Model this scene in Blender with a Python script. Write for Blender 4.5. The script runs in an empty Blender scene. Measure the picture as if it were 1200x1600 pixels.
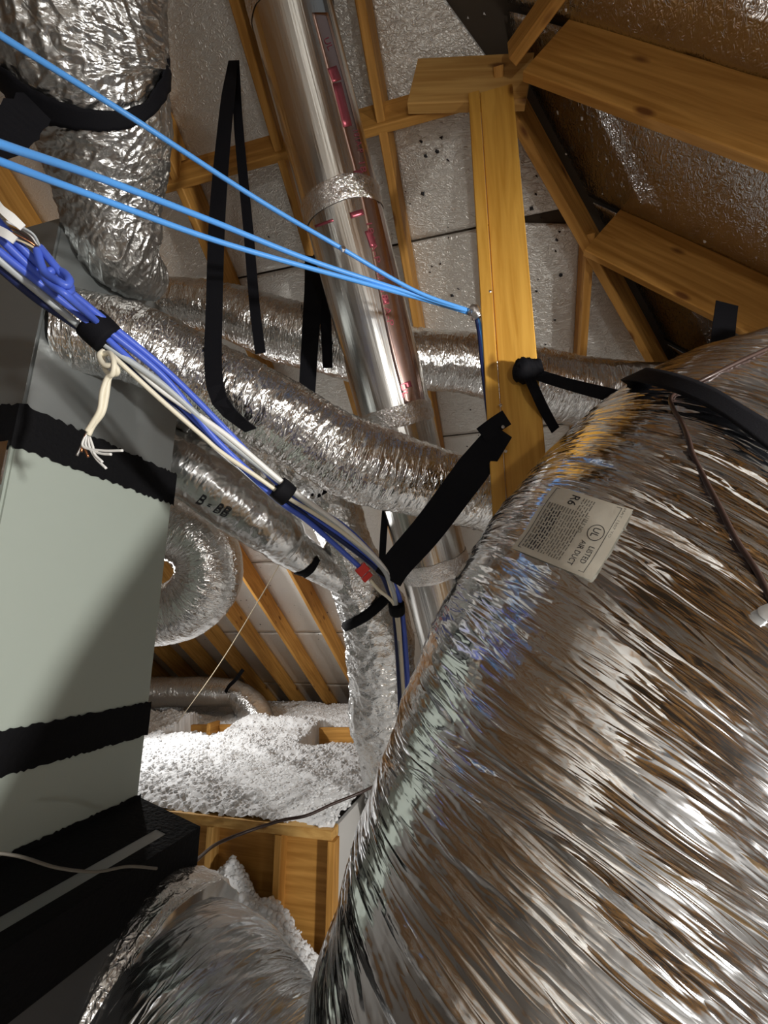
import bpy, bmesh, math
import numpy as np
from mathutils import Vector, Matrix
from mathutils.bvhtree import BVHTree

# ------------------------------------------------------------------ camera, world, lights, exposure
SC = bpy.context.scene
COL = SC.collection
F, PITCH, AZ, CAMZ = 731.0, math.radians(14), math.radians(15), 1.55   # frame is 1200 x 1600
O = np.array([0.0, 0.0, CAMZ])
cam = bpy.data.cameras.new('camera'); cam_o = bpy.data.objects.new('camera', cam); COL.objects.link(cam_o)
cam.sensor_fit = 'VERTICAL'; cam.sensor_height = 36.0; cam.lens = 36.0 * F / 1600.0
cam.clip_start = 0.02
cam_o.location = O; cam_o.rotation_euler = (math.pi / 2 + PITCH, 0, 0)
SC.camera = cam_o
w = bpy.data.worlds.new('world'); SC.world = w; w.use_nodes = True
w.node_tree.nodes['Background'].inputs[0].default_value = (0.9, 0.95, 1.0, 1)
w.node_tree.nodes['Background'].inputs[1].default_value = 0.10
def lamp(name, kind, loc, power, color, size, target=None, angle=120, blend=.6):
    d = bpy.data.lights.new(name, kind); d.energy = power; d.color = color
    if kind == 'SPOT':
        d.spot_size = math.radians(angle); d.spot_blend = blend; d.shadow_soft_size = size
    elif kind == 'POINT': d.shadow_soft_size = size
    o = bpy.data.objects.new(name, d); COL.objects.link(o); o.location = loc
    if target is not None:
        o.rotation_euler = (Vector(target) - Vector(loc)).to_track_quat('-Z', 'Y').to_euler()
    return o
LAMP = (2.04, -0.66, CAMZ + 0.01)
lamp('work_lamp', 'SPOT', LAMP, 350, (1.0, .97, .92), .10, (-.6, 2.6, CAMZ - .32), 92, .75)
lamp('bounce_fill', 'SPOT', (0.1, -.9, CAMZ - .9), 105, (1.0, .985, .96), .08, (-.2, -1.7, CAMZ + 1.0), 74, .4)  # added unseen spot; brightens the near slope for bounce and duct reflections
lamp('rear_fill', 'POINT', (0.35, -2.0, CAMZ - .25), 40, (1.0, .97, .93), .06)  # added fill light behind the camera, not a fitting of the attic
lamp('far_bulb', 'SPOT', (-2.30, 3.95, CAMZ + .22), 110, (1.0, .985, .96), .06, (-.9, 3.7, CAMZ - .55), 138, .6)
SC.view_settings.view_transform = 'Standard'; SC.view_settings.look = 'None'
SC.view_settings.gamma = 1.0; SC.view_settings.use_curve_mapping = False
SC.view_settings.exposure = 0.12

# ------------------------------------------------------------------ maths helpers
cp, sp, ca, sa = math.cos(PITCH), math.sin(PITCH), math.cos(AZ), math.sin(AZ)
def ray(u, v):
    x = (u - 600) / F; y = (800 - v) / F
    return np.array([x, cp - y * sp, sp + y * cp])
def P(u, v, t): return O + t * ray(u, v)                       # a point at distance t along the view axis
def BL(s, v, z): return np.array([v * ca + s * sa, s * ca - v * sa, z + CAMZ])   # building axes: s away, v across
U = np.array([sa, ca, 0.0]); V = np.array([ca, -sa, 0.0]); Z = np.array([0, 0, 1.0])
def unit(a): a = np.asarray(a, float); return a / np.linalg.norm(a)
_tab = {}
def vnoise(x, y, seed=0):
    if seed not in _tab: _tab[seed] = np.random.default_rng(seed).random((512, 512))
    T = _tab[seed]; x = np.asarray(x, float); y = np.asarray(y, float)
    xi = np.floor(x).astype(int); yi = np.floor(y).astype(int); fx = x - xi; fy = y - yi
    fx = fx * fx * (3 - 2 * fx); fy = fy * fy * (3 - 2 * fy)
    a = T[xi % 512, yi % 512]; b = T[(xi + 1) % 512, yi % 512]; c = T[xi % 512, (yi + 1) % 512]; d = T[(xi + 1) % 512, (yi + 1) % 512]
    return (a * (1 - fx) + b * fx) * (1 - fy) + (c * (1 - fx) + d * fx) * fy
def ridge(n, p=1.5): return (1 - np.abs(2 * n - 1)) ** p
def spline(pts, n):
    pts = np.asarray(pts, float)
    if len(pts) == 2: return pts[0] + np.linspace(0, 1, n)[:, None] * (pts[1] - pts[0])
    q = np.vstack([2 * pts[0] - pts[1], pts, 2 * pts[-1] - pts[-2]])
    out = []
    for i in range(1, len(q) - 2):
        p0, p1, p2, p3 = q[i - 1:i + 3]
        for t in np.linspace(0, 1, 24, endpoint=False):
            out.append(.5 * ((2 * p1) + (-p0 + p2) * t + (2 * p0 - 5 * p1 + 4 * p2 - p3) * t * t + (-p0 + 3 * p1 - 3 * p2 + p3) * t ** 3))
    out.append(q[-2]); out = np.array(out)
    L = np.r_[0, np.cumsum(np.linalg.norm(np.diff(out[:, :3], axis=0), axis=1))]
    s = np.linspace(0, L[-1], n)
    return np.stack([np.interp(s, L, out[:, k]) for k in range(out.shape[1])], 1)

# ------------------------------------------------------------------ object helpers
def mesh(name, verts, faces, mat=None, parent=None, smooth=False, uv=None):
    me = bpy.data.meshes.new(name)
    verts = np.asarray(verts, np.float32)
    if isinstance(faces, np.ndarray) and faces.ndim == 2:
        n, k = faces.shape
        me.vertices.add(len(verts)); me.vertices.foreach_set('co', verts.ravel())
        me.loops.add(n * k); me.loops.foreach_set('vertex_index', faces.astype(np.int32).ravel())
        me.polygons.add(n); me.polygons.foreach_set('loop_start', np.arange(0, n * k, k, dtype=np.int32))
        me.update(calc_edges=True)
    else:
        me.from_pydata(verts.tolist(), [], [list(map(int, f)) for f in faces])
    if uv is not None:
        l = me.uv_layers.new(name='UVMap'); l.data.foreach_set('uv', np.asarray(uv, np.float32).ravel())
    if smooth: me.polygons.foreach_set('use_smooth', np.ones(len(me.polygons), bool))
    me.validate()
    o = bpy.data.objects.new(name, me); COL.objects.link(o)
    if mat: me.materials.append(mat)
    if parent: o.parent = parent
    return o
def tag(o, label=None, cat=None, group=None, kind=None):
    if label: o['label'] = label
    if cat: o['category'] = cat
    if group: o['group'] = group
    if kind: o['kind'] = kind
    return o
def empty(name, **k):
    o = bpy.data.objects.new(name, None); COL.objects.link(o); o.empty_display_size = .05
    return tag(o, **k)
def beam_data(L, wd, h, ch=.004):
    a, b = wd / 2, h / 2
    prof = [(a - ch, -b), (a, -b + ch), (a, b - ch), (a - ch, b), (-a + ch, b), (-a, b - ch), (-a, -b + ch), (-a + ch, -b)]
    vs = [(x, p, q) for x in (0, L) for p, q in prof]
    fs = [[i, (i + 1) % 8, 8 + (i + 1) % 8, 8 + i] for i in range(8)] + [list(range(7, -1, -1)), list(range(8, 16))]
    return vs, fs
def beam(name, p0, p1, wd, h, mat, parent=None, wdir=None, ch=.004):
    """a board from p0 to p1; wdir = direction of its width wd, h across it"""
    p0 = np.asarray(p0, float); p1 = np.asarray(p1, float); L = np.linalg.norm(p1 - p0); x = (p1 - p0) / L
    y = np.asarray(wdir if wdir is not None else V, float); y = unit(y - x * y.dot(x)); z = np.cross(x, y)
    vs, fs = beam_data(L, wd, h, ch)
    o = mesh(name, vs, fs, mat)
    o.matrix_world = Matrix(((x[0], y[0], z[0], p0[0]), (x[1], y[1], z[1], p0[1]), (x[2], y[2], z[2], p0[2]), (0, 0, 0, 1)))
    if parent: o.parent = parent
    return o
class Tube: pass
def frames(C):
    T = np.gradient(C, axis=0); T /= np.linalg.norm(T, axis=1)[:, None]
    n = len(C); E1 = np.zeros_like(C); m = n // 2
    r = C[m] - O; r = r - T[m] * r.dot(T[m]); E1[m] = unit(r)
    for rng in (range(m + 1, n), range(m - 1, -1, -1)):
        for i in rng:
            q = E1[i - 1] if rng.step > 0 else E1[i + 1]
            E1[i] = unit(q - T[i] * q.dot(T[i]))
    return T, E1, np.cross(T, E1)
def tube(name, ctrl, mat, nring=60, nseg=48, disp=None, parent=None, caps=True, smooth=True, uvskew=0.0):
    """ctrl rows = x, y, z, radius"""
    c = spline(ctrl, nring); C, R = c[:, :3], c[:, 3]
    T, E1, E2 = frames(C)
    S = np.r_[0, np.cumsum(np.linalg.norm(np.diff(C, axis=0), axis=1))]
    th = np.linspace(0, 2 * np.pi, nseg, endpoint=False)
    SS, TT = np.meshgrid(S, th, indexing='ij'); RR = np.repeat(R[:, None], nseg, 1)
    rad = np.cos(TT)[..., None] * E1[:, None] + np.sin(TT)[..., None] * E2[:, None]
    d = disp(SS, TT, RR) if disp else 0 * SS
    if disp:                                                   # let the wrinkles meet at the seam
        k = np.clip((2 * np.pi - TT) / .35, 0, 1); d = d * k + (1 - k) * d[:, :1]
    pos = C[:, None] + rad * (RR + d)[..., None]
    i, j = np.meshgrid(np.arange(nring - 1), np.arange(nseg), indexing='ij'); j2 = (j + 1) % nseg
    f = np.stack([i * nseg + j, i * nseg + j2, (i + 1) * nseg + j2, (i + 1) * nseg + j], -1).reshape(-1, 4)
    Rm = R.mean(); q = 2 * np.pi * Rm / nseg
    uv = np.stack([np.stack([S[i], j * q], -1), np.stack([S[i], (j + 1) * q], -1), np.stack([S[i + 1], (j + 1) * q], -1), np.stack([S[i + 1], j * q], -1)], 2).reshape(-1, 2)
    uv[:, 0] += uvskew * uv[:, 1]
    vs = pos.reshape(-1, 3)
    if caps:
        vs = np.vstack([vs, C[:1], C[-1:]]); k0 = nring * nseg; jj = np.arange(nseg); kk = (jj + 1) % nseg
        c0 = np.stack([kk, jj, np.full(nseg, k0), np.full(nseg, k0)], 1); c1 = np.stack([(nring - 1) * nseg + jj, (nring - 1) * nseg + kk, np.full(nseg, k0 + 1), np.full(nseg, k0 + 1)], 1)
        tri = np.vstack([c0, c1])[:, :3]
        f2 = [*f.tolist(), *tri.tolist()]; uv = np.vstack([uv, np.zeros((len(tri) * 3, 2))])
        o = mesh(name, vs, f2, mat, parent, smooth, uv) if len(f) < 30000 else mesh(name, pos.reshape(-1, 3), f, mat, parent, smooth, uv[:len(f) * 4])
    else: o = mesh(name, vs, f, mat, parent, smooth, uv)
    t = Tube(); t.o = o; t.pos = pos; t.C = C; t.R = R; t.rad = rad; t.S = S; t.T = T; t.E1 = E1; t.E2 = E2
    base = C[:, None] + rad * RR[..., None]
    t.bvh = BVHTree.FromPolygons(base.reshape(-1, 3).tolist(), f.tolist()); t.bvhd = BVHTree.FromPolygons(pos.reshape(-1, 3).tolist(), f.tolist())
    return t
def hit(t, u, v, off=0.0, detailed=False):
    d = ray(u, v); h = (t.bvhd if detailed else t.bvh).ray_cast(Vector(O), Vector(unit(d)))
    if h[0] is None:
        h = t.bvh.find_nearest(Vector(O + d * np.linalg.norm(t.C.mean(0) - O)))
    p = np.array(h[0]); n = np.array(h[1])
    if n.dot(p - O) > 0: n = -n
    return p + n * off, n
def cable(name, pts, r, mat, parent=None, n=None, seg=8):
    pts = np.array([list(p) + [r] for p in pts], float)
    return tube(name, pts, mat, n or max(24, 10 * len(pts)), seg, None, parent).o
def ribbon(name, pts, width, mat, wdirs, thick=.003, parent=None, n=40, rag=0.0, seed=1):
    """flat strap along pts; wdirs = one direction or one per point"""
    wd = np.asarray(wdirs, float)
    if wd.ndim == 1: wd = np.repeat(wd[None], len(pts), 0)
    q = spline(np.hstack([np.asarray(pts, float), wd]), n); C = q[:, :3]; W = q[:, 3:]
    T = np.gradient(C, axis=0); T /= np.linalg.norm(T, axis=1)[:, None]
    W = W - T * (W * T).sum(1)[:, None]; W /= np.linalg.norm(W, axis=1)[:, None]; N = np.cross(T, W)
    wi = np.interp(np.linspace(0, 1, n), np.linspace(0, 1, np.size(width)), np.atleast_1d(width)) / 2
    rn = np.random.default_rng(seed)
    a = (wi + rag * rn.random(n))[:, None]; b = (wi + rag * rn.random(n))[:, None]
    h = thick / 2
    vs = np.concatenate([C + W * a + N * h, C - W * b + N * h, C - W * b - N * h, C + W * a - N * h])
    fs = []
    for i in range(n - 1):
        for k in range(4):
            k2 = (k + 1) % 4; fs.append([k * n + i, k2 * n + i, k2 * n + i + 1, k * n + i + 1])
    fs += [[0, 3 * n, 2 * n, n], [n - 1, 2 * n - 1, 3 * n - 1, 4 * n - 1]]
    return mesh(name, vs, fs, mat, parent, False)
def drape(name, t, up, lo, off, mat, parent=None, nu=40, nv=8, rag=0, seed=3, detailed=False, thick=.0025):
    """a sheet lying on a tube between two edges given as seen in the photo"""
    a = spline(np.array(up, float), nu); b = spline(np.array(lo, float), nu); rn = np.random.default_rng(seed)
    a = a + rag * (rn.random((nu, 2)) - .5); b = b + rag * (rn.random((nu, 2)) - .5)
    top, bot, uv = [], [], []
    for i in range(nu):
        for j in range(nv):
            w_ = j / (nv - 1); u, v = a[i] * (1 - w_) + b[i] * w_
            p, n = hit(t, u, v, off, detailed); top.append(p); bot.append(p - n * thick)
    top = np.array(top); bot = np.array(bot); k = nu * nv; fs = []
    for i in range(nu - 1):
        for j in range(nv - 1):
            q = [i * nv + j, (i + 1) * nv + j, (i + 1) * nv + j + 1, i * nv + j + 1]; fs.append(q); fs.append([k + x for x in q[::-1]])
    edge = [i * nv for i in range(nu)] + [(nu - 1) * nv + j for j in range(1, nv)] + [i * nv + nv - 1 for i in range(nu - 2, -1, -1)] + [j for j in range(nv - 2, 0, -1)]
    for i in range(len(edge)):
        x, y = edge[i], edge[(i + 1) % len(edge)]; fs.append([y, x, k + x, k + y])
    return mesh(name, np.vstack([top, bot]), fs, mat, parent, True)
def text2d(s, shear=0.0):
    c = bpy.data.curves.new('t', 'FONT'); c.body = s; c.size = 1; c.shear = shear; c.resolution_u = 3; c.align_x = 'LEFT'
    o = bpy.data.objects.new('t', c); COL.objects.link(o)
    dg = bpy.context.evaluated_depsgraph_get(); me = o.evaluated_get(dg).to_mesh()
    vs = np.array([v.co[:2] for v in me.vertices]); fs = [list(p.vertices) for p in me.polygons]
    o.evaluated_get(dg).to_mesh_clear(); bpy.data.objects.remove(o); bpy.data.curves.remove(c)
    return vs, fs
def lettering(s, place, mat, parent, name='lettering', shear=0.0):
    """place maps an array of (0..1 along, 0..1 up) to points"""
    vs, fs = text2d(s, shear); w_ = vs[:, 0].max() - vs[:, 0].min(); h_ = .72
    q = np.stack([(vs[:, 0] - vs[:, 0].min()) / w_, vs[:, 1] / h_], 1)
    return mesh(name, np.array([place(x, y) for x, y in q]), fs, mat, parent)

# ------------------------------------------------------------------ materials
def new_mat(name):
    m = bpy.data.materials.new(name); m.use_nodes = True; nt = m.node_tree
    return m, nt, nt.nodes['Principled BSDF'], nt.nodes.new, nt.links.new
def plain(name, col, rough=.6, metal=0, spec=.4, bump=0, scale=60, var=0.0):
    m, nt, b, N, L = new_mat(name)
    b.inputs['Base Color'].default_value = (*col, 1); b.inputs['Roughness'].default_value = rough
    b.inputs['Metallic'].default_value = metal; b.inputs['Specular IOR Level'].default_value = spec
    tc = N('ShaderNodeTexCoord'); nz = N('ShaderNodeTexNoise'); nz.inputs['Scale'].default_value = scale; nz.inputs['Detail'].default_value = 5
    L(tc.outputs['Object'], nz.inputs['Vector'])
    if bump:
        bp = N('ShaderNodeBump'); bp.inputs['Strength'].default_value = bump; bp.inputs['Distance'].default_value = .004
        L(nz.outputs['Fac'], bp.inputs['Height']); L(bp.outputs['Normal'], b.inputs['Normal'])
    if var:
        mx = N('ShaderNodeMix'); mx.data_type = 'RGBA'; n2 = N('ShaderNodeTexNoise'); n2.inputs['Scale'].default_value = 3; n2.inputs['Detail'].default_value = 6
        L(tc.outputs['Object'], n2.inputs['Vector']); L(n2.outputs['Fac'], mx.inputs['Factor'])
        mx.inputs['A'].default_value = (*[c * (1 - var) for c in col], 1); mx.inputs['B'].default_value = (*[min(1, c * (1 + var)) for c in col], 1)
        L(mx.outputs['Result'], b.inputs['Base Color'])
    return m
def wood(name, c0, c1, rough=.62):
    m, nt, b, N, L = new_mat(name)
    tc = N('ShaderNodeTexCoord'); mp = N('ShaderNodeMapping'); mp.inputs['Scale'].default_value = (1.3, 22, 22); L(tc.outputs['Object'], mp.inputs['Vector'])
    oi = N('ShaderNodeObjectInfo'); L(oi.outputs['Random'], mp.inputs['Location'])
    nz = N('ShaderNodeTexNoise'); nz.inputs['Scale'].default_value = 1.6; nz.inputs['Detail'].default_value = 7; nz.inputs['Distortion'].default_value = .6
    L(mp.outputs['Vector'], nz.inputs['Vector'])
    r = N('ShaderNodeValToRGB'); r.color_ramp.elements[0].position = .32; r.color_ramp.elements[0].color = (*c0, 1); r.color_ramp.elements[1].position = .66; r.color_ramp.elements[1].color = (*c1, 1)
    L(nz.outputs['Fac'], r.inputs['Fac'])
    vo = N('ShaderNodeTexVoronoi'); vo.inputs['Scale'].default_value = 1.0; m2 = N('ShaderNodeMapping'); m2.inputs['Scale'].default_value = (3.2, 8, 8); L(tc.outputs['Object'], m2.inputs['Vector']); L(m2.outputs['Vector'], vo.inputs['Vector'])
    kr = N('ShaderNodeValToRGB'); kr.color_ramp.elements[0].position = .07; kr.color_ramp.elements[0].color = (.16, .05, .012, 1); kr.color_ramp.elements[1].position = .15; kr.color_ramp.elements[1].color = (1, 1, 1, 1)
    L(vo.outputs['Distance'], kr.inputs['Fac'])
    mx = N('ShaderNodeMix'); mx.data_type = 'RGBA'; mx.blend_type = 'MULTIPLY'; mx.inputs['Factor'].default_value = .8
    L(r.outputs['Color'], mx.inputs['A']); L(kr.outputs['Color'], mx.inputs['B']); L(mx.outputs['Result'], b.inputs['Base Color'])
    b.inputs['Roughness'].default_value = rough; b.inputs['Specular IOR Level'].default_value = .3
    bp = N('ShaderNodeBump'); bp.inputs['Strength'].default_value = .25; bp.inputs['Distance'].default_value = .003; L(nz.outputs['Fac'], bp.inputs['Height']); L(bp.outputs['Normal'], b.inputs['Normal'])
    return m
def foil(name, col=(.80, .80, .79), rough=.2, sx=70, sy=14, bump=.5, fine=.35, warm=0.0, dist=.006):
    """crumpled metallised film: stretched creases plus small dents, mapped in metres along / around the duct"""
    m, nt, b, N, L = new_mat(name)
    b.inputs['Metallic'].default_value = 1.0; b.inputs['Roughness'].default_value = rough; b.inputs['Base Color'].default_value = (*col, 1)
    tc = N('ShaderNodeTexCoord'); mp = N('ShaderNodeMapping'); mp.inputs['Scale'].default_value = (sx, sy, 1); L(tc.outputs['UV'], mp.inputs['Vector'])
    hs = []
    for sc, wgt, ds in ((1.0, 1.0, 1.2), (2.7, .45, .8)):
        nz = N('ShaderNodeTexNoise'); nz.inputs['Scale'].default_value = sc; nz.inputs['Detail'].default_value = 1.5; nz.inputs['Distortion'].default_value = ds
        L(mp.outputs['Vector'], nz.inputs['Vector'])
        a = N('ShaderNodeMath'); a.operation = 'SUBTRACT'; a.inputs[1].default_value = .5; L(nz.outputs['Fac'], a.inputs[0])
        c = N('ShaderNodeMath'); c.operation = 'ABSOLUTE'; L(a.outputs[0], c.inputs[0])
        d = N('ShaderNodeMath'); d.operation = 'MULTIPLY'; d.inputs[1].default_value = -2 * wgt; L(c.outputs[0], d.inputs[0]); hs.append(d)
    vo = N('ShaderNodeTexVoronoi'); vo.inputs['Scale'].default_value = 45; L(tc.outputs['UV'], vo.inputs['Vector'])
    vm = N('ShaderNodeMath'); vm.operation = 'MULTIPLY'; vm.inputs[1].default_value = fine; L(vo.outputs['Distance'], vm.inputs[0]); hs.append(vm)
    s1 = N('ShaderNodeMath'); s1.operation = 'ADD'; L(hs[0].outputs[0], s1.inputs[0]); L(hs[1].outputs[0], s1.inputs[1])
    s2 = N('ShaderNodeMath'); s2.operation = 'ADD'; L(s1.outputs[0], s2.inputs[0]); L(hs[2].outputs[0], s2.inputs[1])
    bp = N('ShaderNodeBump'); bp.inputs['Strength'].default_value = bump; bp.inputs['Distance'].default_value = dist
    L(s2.outputs[0], bp.inputs['Height']); L(bp.outputs['Normal'], b.inputs['Normal'])
    return m
M = {}
M['wood'] = wood('orange_lumber', (.36, .165, .03), (.60, .31, .075))
M['wood_pale'] = wood('pale_lumber', (.46, .24, .06), (.66, .40, .13))
M['wood_post'] = wood('honey_lumber', (.52, .255, .035), (.72, .40, .075), .5)
M['ply'] = wood('plywood', (.45, .28, .12), (.62, .42, .20))
M['big'] = foil('big_duct_film', (.90, .92, .94), .13, 26, 3.2, .62, .05, dist=.007)
M['mid'] = foil('duct_film', (.80, .79, .77), .2, 46, 12, .75, .3)
M['crumple'] = foil('crumpled_duct_film', (.74, .74, .73), .27, 30, 26, .6, .35)
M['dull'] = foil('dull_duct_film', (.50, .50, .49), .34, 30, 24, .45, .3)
M['ret'] = foil('streaked_duct_film', (.58, .61, .64), .26, 40, 5, .8, .1)
M['smooth'] = foil('taut_duct_film', (.70, .70, .69), .26, 18, 8, .35, .2)
M['deck'] = plain('dark_roof_deck', (.06, .045, .03), .8)
M['black'] = plain('black_strap', (.006, .006, .008), .75, spec=.12, bump=.2, scale=400)
M['mastic'] = plain('black_mastic', (.005, .005, .006), .75, spec=.12, bump=.5, scale=90)
M['blue'] = plain('sky_blue_jacket', (.10, .36, .86), .38)
M['royal'] = plain('royal_blue_jacket', (.07, .13, .60), .38)
M['navy'] = plain('navy_jacket', (.012, .02, .08), .4)
M['grey'] = plain('grey_jacket', (.42, .45, .46), .4)
M['white'] = plain('white_jacket', (.78, .78, .76), .4)
M['cream'] = plain('cream_jacket', (.74, .69, .55), .45)
M['brown'] = plain('brown_jacket', (.045, .025, .02), .35)
M['dusty'] = plain('dusty_jacket', (.14, .13, .11), .6)
M['red'] = plain('red_plastic', (.62, .035, .025), .35)
M['copper'] = plain('copper', (.45, .2, .1), .35, 1)
M['steel'] = plain('zinc_steel', (.75, .75, .76), .3, 1)
M['paint'] = plain('sage_grey_enamel', (.365, .41, .365), .42, spec=.5, bump=.03, scale=300)
M['galv'] = plain('galvanised_sheet', (.30, .32, .32), .42, .75, bump=.06, scale=20, var=.18)
M['board'] = plain('grey_duct_board', (.07, .072, .075), .7, bump=.1)
M['fluff'] = plain('white_insulation', (.87, .88, .89), .95, spec=.1, bump=.6, scale=140)
M['paper'] = plain('label_paper', (.60, .56, .47), .5, bump=.05)
M['ink'] = plain('black_ink', (.02, .02, .025), .5)
M['ink_faint'] = plain('faint_ink', (.16, .15, .13), .5)
M['pink'] = plain('magenta_print', (.42, .10, .13), .35, .75)
M['drywall'] = plain('drywall_paper', (.55, .54, .52), .8)
M['string'] = plain('jute_string', (.55, .47, .33), .8)
def barrier(name, col, rough, metal, bump, scale):
    m, nt, b, N, L = new_mat(name)
    b.inputs['Base Color'].default_value = (*col, 1); b.inputs['Metallic'].default_value = metal; b.inputs['Roughness'].default_value = rough
    tc = N('ShaderNodeTexCoord'); mp = N('ShaderNodeMapping'); mp.inputs['Scale'].default_value = (scale * .55, scale, scale); L(tc.outputs['Object'], mp.inputs['Vector'])
    nz = N('ShaderNodeTexNoise'); nz.inputs['Scale'].default_value = 1; nz.inputs['Detail'].default_value = 2; nz.inputs['Distortion'].default_value = 1.2; L(mp.outputs['Vector'], nz.inputs['Vector'])
    a = N('ShaderNodeMath'); a.operation = 'SUBTRACT'; a.inputs[1].default_value = .5; L(nz.outputs['Fac'], a.inputs[0])
    c = N('ShaderNodeMath'); c.operation = 'ABSOLUTE'; L(a.outputs[0], c.inputs[0])
    bp = N('ShaderNodeBump'); bp.inputs['Strength'].default_value = bump; bp.inputs['Distance'].default_value = .01; L(c.outputs[0], bp.inputs['Height']); L(bp.outputs['Normal'], b.inputs['Normal'])
    return m
M['barrier'] = barrier('radiant_barrier_film', (.74, .73, .69), .40, .6, .9, 60)
M['barrier_shiny'] = barrier('shiny_barrier_film', (.58, .57, .55), .24, 1.0, .7, 50)
def pipe_metal():
    m, nt, b, N, L = new_mat('smooth_pipe_foil')
    b.inputs['Metallic'].default_value = 1.0; b.inputs['Base Color'].default_value = (.78, .77, .74, 1); b.inputs['Roughness'].default_value = .24
    tc = N('ShaderNodeTexCoord'); mp = N('ShaderNodeMapping'); mp.inputs['Scale'].default_value = (.7, 26, 1); L(tc.outputs['UV'], mp.inputs['Vector'])
    nz = N('ShaderNodeTexNoise'); nz.inputs['Scale'].default_value = 1.4; nz.inputs['Detail'].default_value = 3; L(mp.outputs['Vector'], nz.inputs['Vector'])
    bp = N('ShaderNodeBump'); bp.inputs['Strength'].default_value = .35; bp.inputs['Distance'].default_value = .008; L(nz.outputs['Fac'], bp.inputs['Height']); L(bp.outputs['Normal'], b.inputs['Normal'])
    return m
M['pipe'] = pipe_metal()
M['tape'] = foil('foil_tape', (.86, .84, .82), .14, 60, 60, .5, .4)
M['tape_red'] = foil('printed_foil_tape', (.66, .47, .42), .22, 50, 50, .3, .3)

# ------------------------------------------------------------------ roof, walls, floor
ZF, KF = 2.98, .65                       # far slope  z = ZF - KF * s
KR = .95; ZR = 2.0 + KR * .15            # right slope z = ZR - KR * v
RD = .19                                 # rafter depth
SR = .55                                 # ridge
def far(s, v, off=0.0): 
    n = unit(U * KF + Z); return BL(s, v, ZF - KF * s) + n * off
def rgt(s, v, off=0.0):
    n = unit(V * KR + Z); return BL(s, v, ZR - KR * v) + n * off
ZRIDGE = ZF - KF * SR
def near(s, v, off=0.0):
    n = unit(-U * KF + Z); return BL(s, v, ZRIDGE + KF * (s - SR)) + n * off
def hip_v(s): return (ZR - ZF + KF * s) / KR
def quad(name, c, mat, parent=None, thick=.02, n=(1, 1), noise=0.0, seed=0, **kw):
    """a slab on four corners (a, b, c, d)"""
    a, b_, c_, d_ = [np.asarray(x, float) for x in c]; N_ = unit(np.cross(b_ - a, d_ - a)); nu, nv = n
    x = unit(b_ - a); y = np.cross(N_, x)
    g = []
    for i in range(nu + 1):
        for j in range(nv + 1):
            s_, t_ = i / nu, j / nv
            g.append(a * (1 - s_) * (1 - t_) + b_ * s_ * (1 - t_) + c_ * s_ * t_ + d_ * (1 - s_) * t_)
    g = np.array(g); loc = np.stack([(g - a) @ x, (g - a) @ y, (g - a) @ N_], 1)
    if noise: loc[:, 2] += noise * (vnoise(loc[:, 0] * 7, loc[:, 1] * 9, seed) + .5 * ridge(vnoise(loc[:, 0] * 11, loc[:, 1] * 12, seed + 1)) - .8)
    bot = loc.copy(); bot[:, 2] -= thick; k = len(loc); fs = []
    idx = lambda i, j: i * (nv + 1) + j
    for i in range(nu):
        for j in range(nv):
            q = [idx(i, j), idx(i + 1, j), idx(i + 1, j + 1), idx(i, j + 1)]; fs.append(q)
    ed = [idx(i, 0) for i in range(nu + 1)] + [idx(nu, j) for j in range(1, nv + 1)] + [idx(i, nv) for i in range(nu - 1, -1, -1)] + [idx(0, j) for j in range(nv - 1, 0, -1)]
    fs += [[ed[(i + 1) % len(ed)], ed[i], k + ed[i], k + ed[(i + 1) % len(ed)]] for i in range(len(ed))]
    fs.append([k + e for e in ed[::-1]])
    o = mesh(name, np.vstack([loc, bot]), fs, mat, None, noise > 0)
    o.matrix_world = Matrix(((x[0], y[0], N_[0], a[0]), (x[1], y[1], N_[1], a[1]), (x[2], y[2], N_[2], a[2]), (0, 0, 0, 1)))
    if parent: o.parent = parent
    return o
VL, SB, VRMAX, SN = -5.2, 6.97, 3.3, -3.0
S_END = (ZF + 1.55) / KF
# far slope: deck, foil panels bay by bay, rafters
c_far = mesh('ceiling', [far(SR, VL, RD + .012), far(SR, hip_v(SR) + .25, RD + .012), far(S_END, hip_v(S_END) + .25, RD + .012), far(S_END, VL, RD + .012)], [[0, 1, 2, 3]], M['deck'])
c_far['kind'] = 'structure'
RV = [.45, .08, -.40, -.87, -1.40, -1.90, -2.40, -2.86, -3.31, -3.77, -4.23, -4.70]
joints = [SR, .86, 1.86, 2.87, 3.88, 4.89, 5.9, S_END]
bays = list(zip(RV[:-1], RV[1:])) + [(1.0, .45), (1.55, 1.0), (2.1, 1.55)]
def s_hip(v): return (KR * v + ZF - ZR) / KF
for bi, (v1, v0) in enumerate(bays):
    for ji in range(len(joints) - 1):
        s0, s1 = joints[ji] + .004, joints[ji + 1] - .004
        a0 = max(s0, s_hip(v0) - .02); a1 = max(s0, s_hip(v1) - .02)
        if s_hip(v0) - .02 > s1 - .02: continue
        vb = v1
        if s_hip(v1) - .02 > s1 - .01: vb = hip_v(s1 + .01) + .012; a1 = s1 - .012
        big_n = (int((s1 - s0) * 46), 26) if (s0 < 3.9 and v0 > -1.6) else (24, 10)
        quad('foil_panel', [far(a0, v0 + .012, RD - .004), far(a1, vb - .012, RD - .004), far(s1, vb - .012, RD - .004), far(s1, v0 + .012, RD - .004)][::-1], M['barrier'], c_far, .003, big_n[::-1], .0025, bi * 11 + ji)
for v in RV + [1.0, 1.55, 2.1]:
    s0 = max(SR, s_hip(v) - .02)
    beam('rafter', far(s0, v, RD / 2), far(S_END, v, RD / 2), .038, RD, M['wood'], c_far, V)
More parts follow.
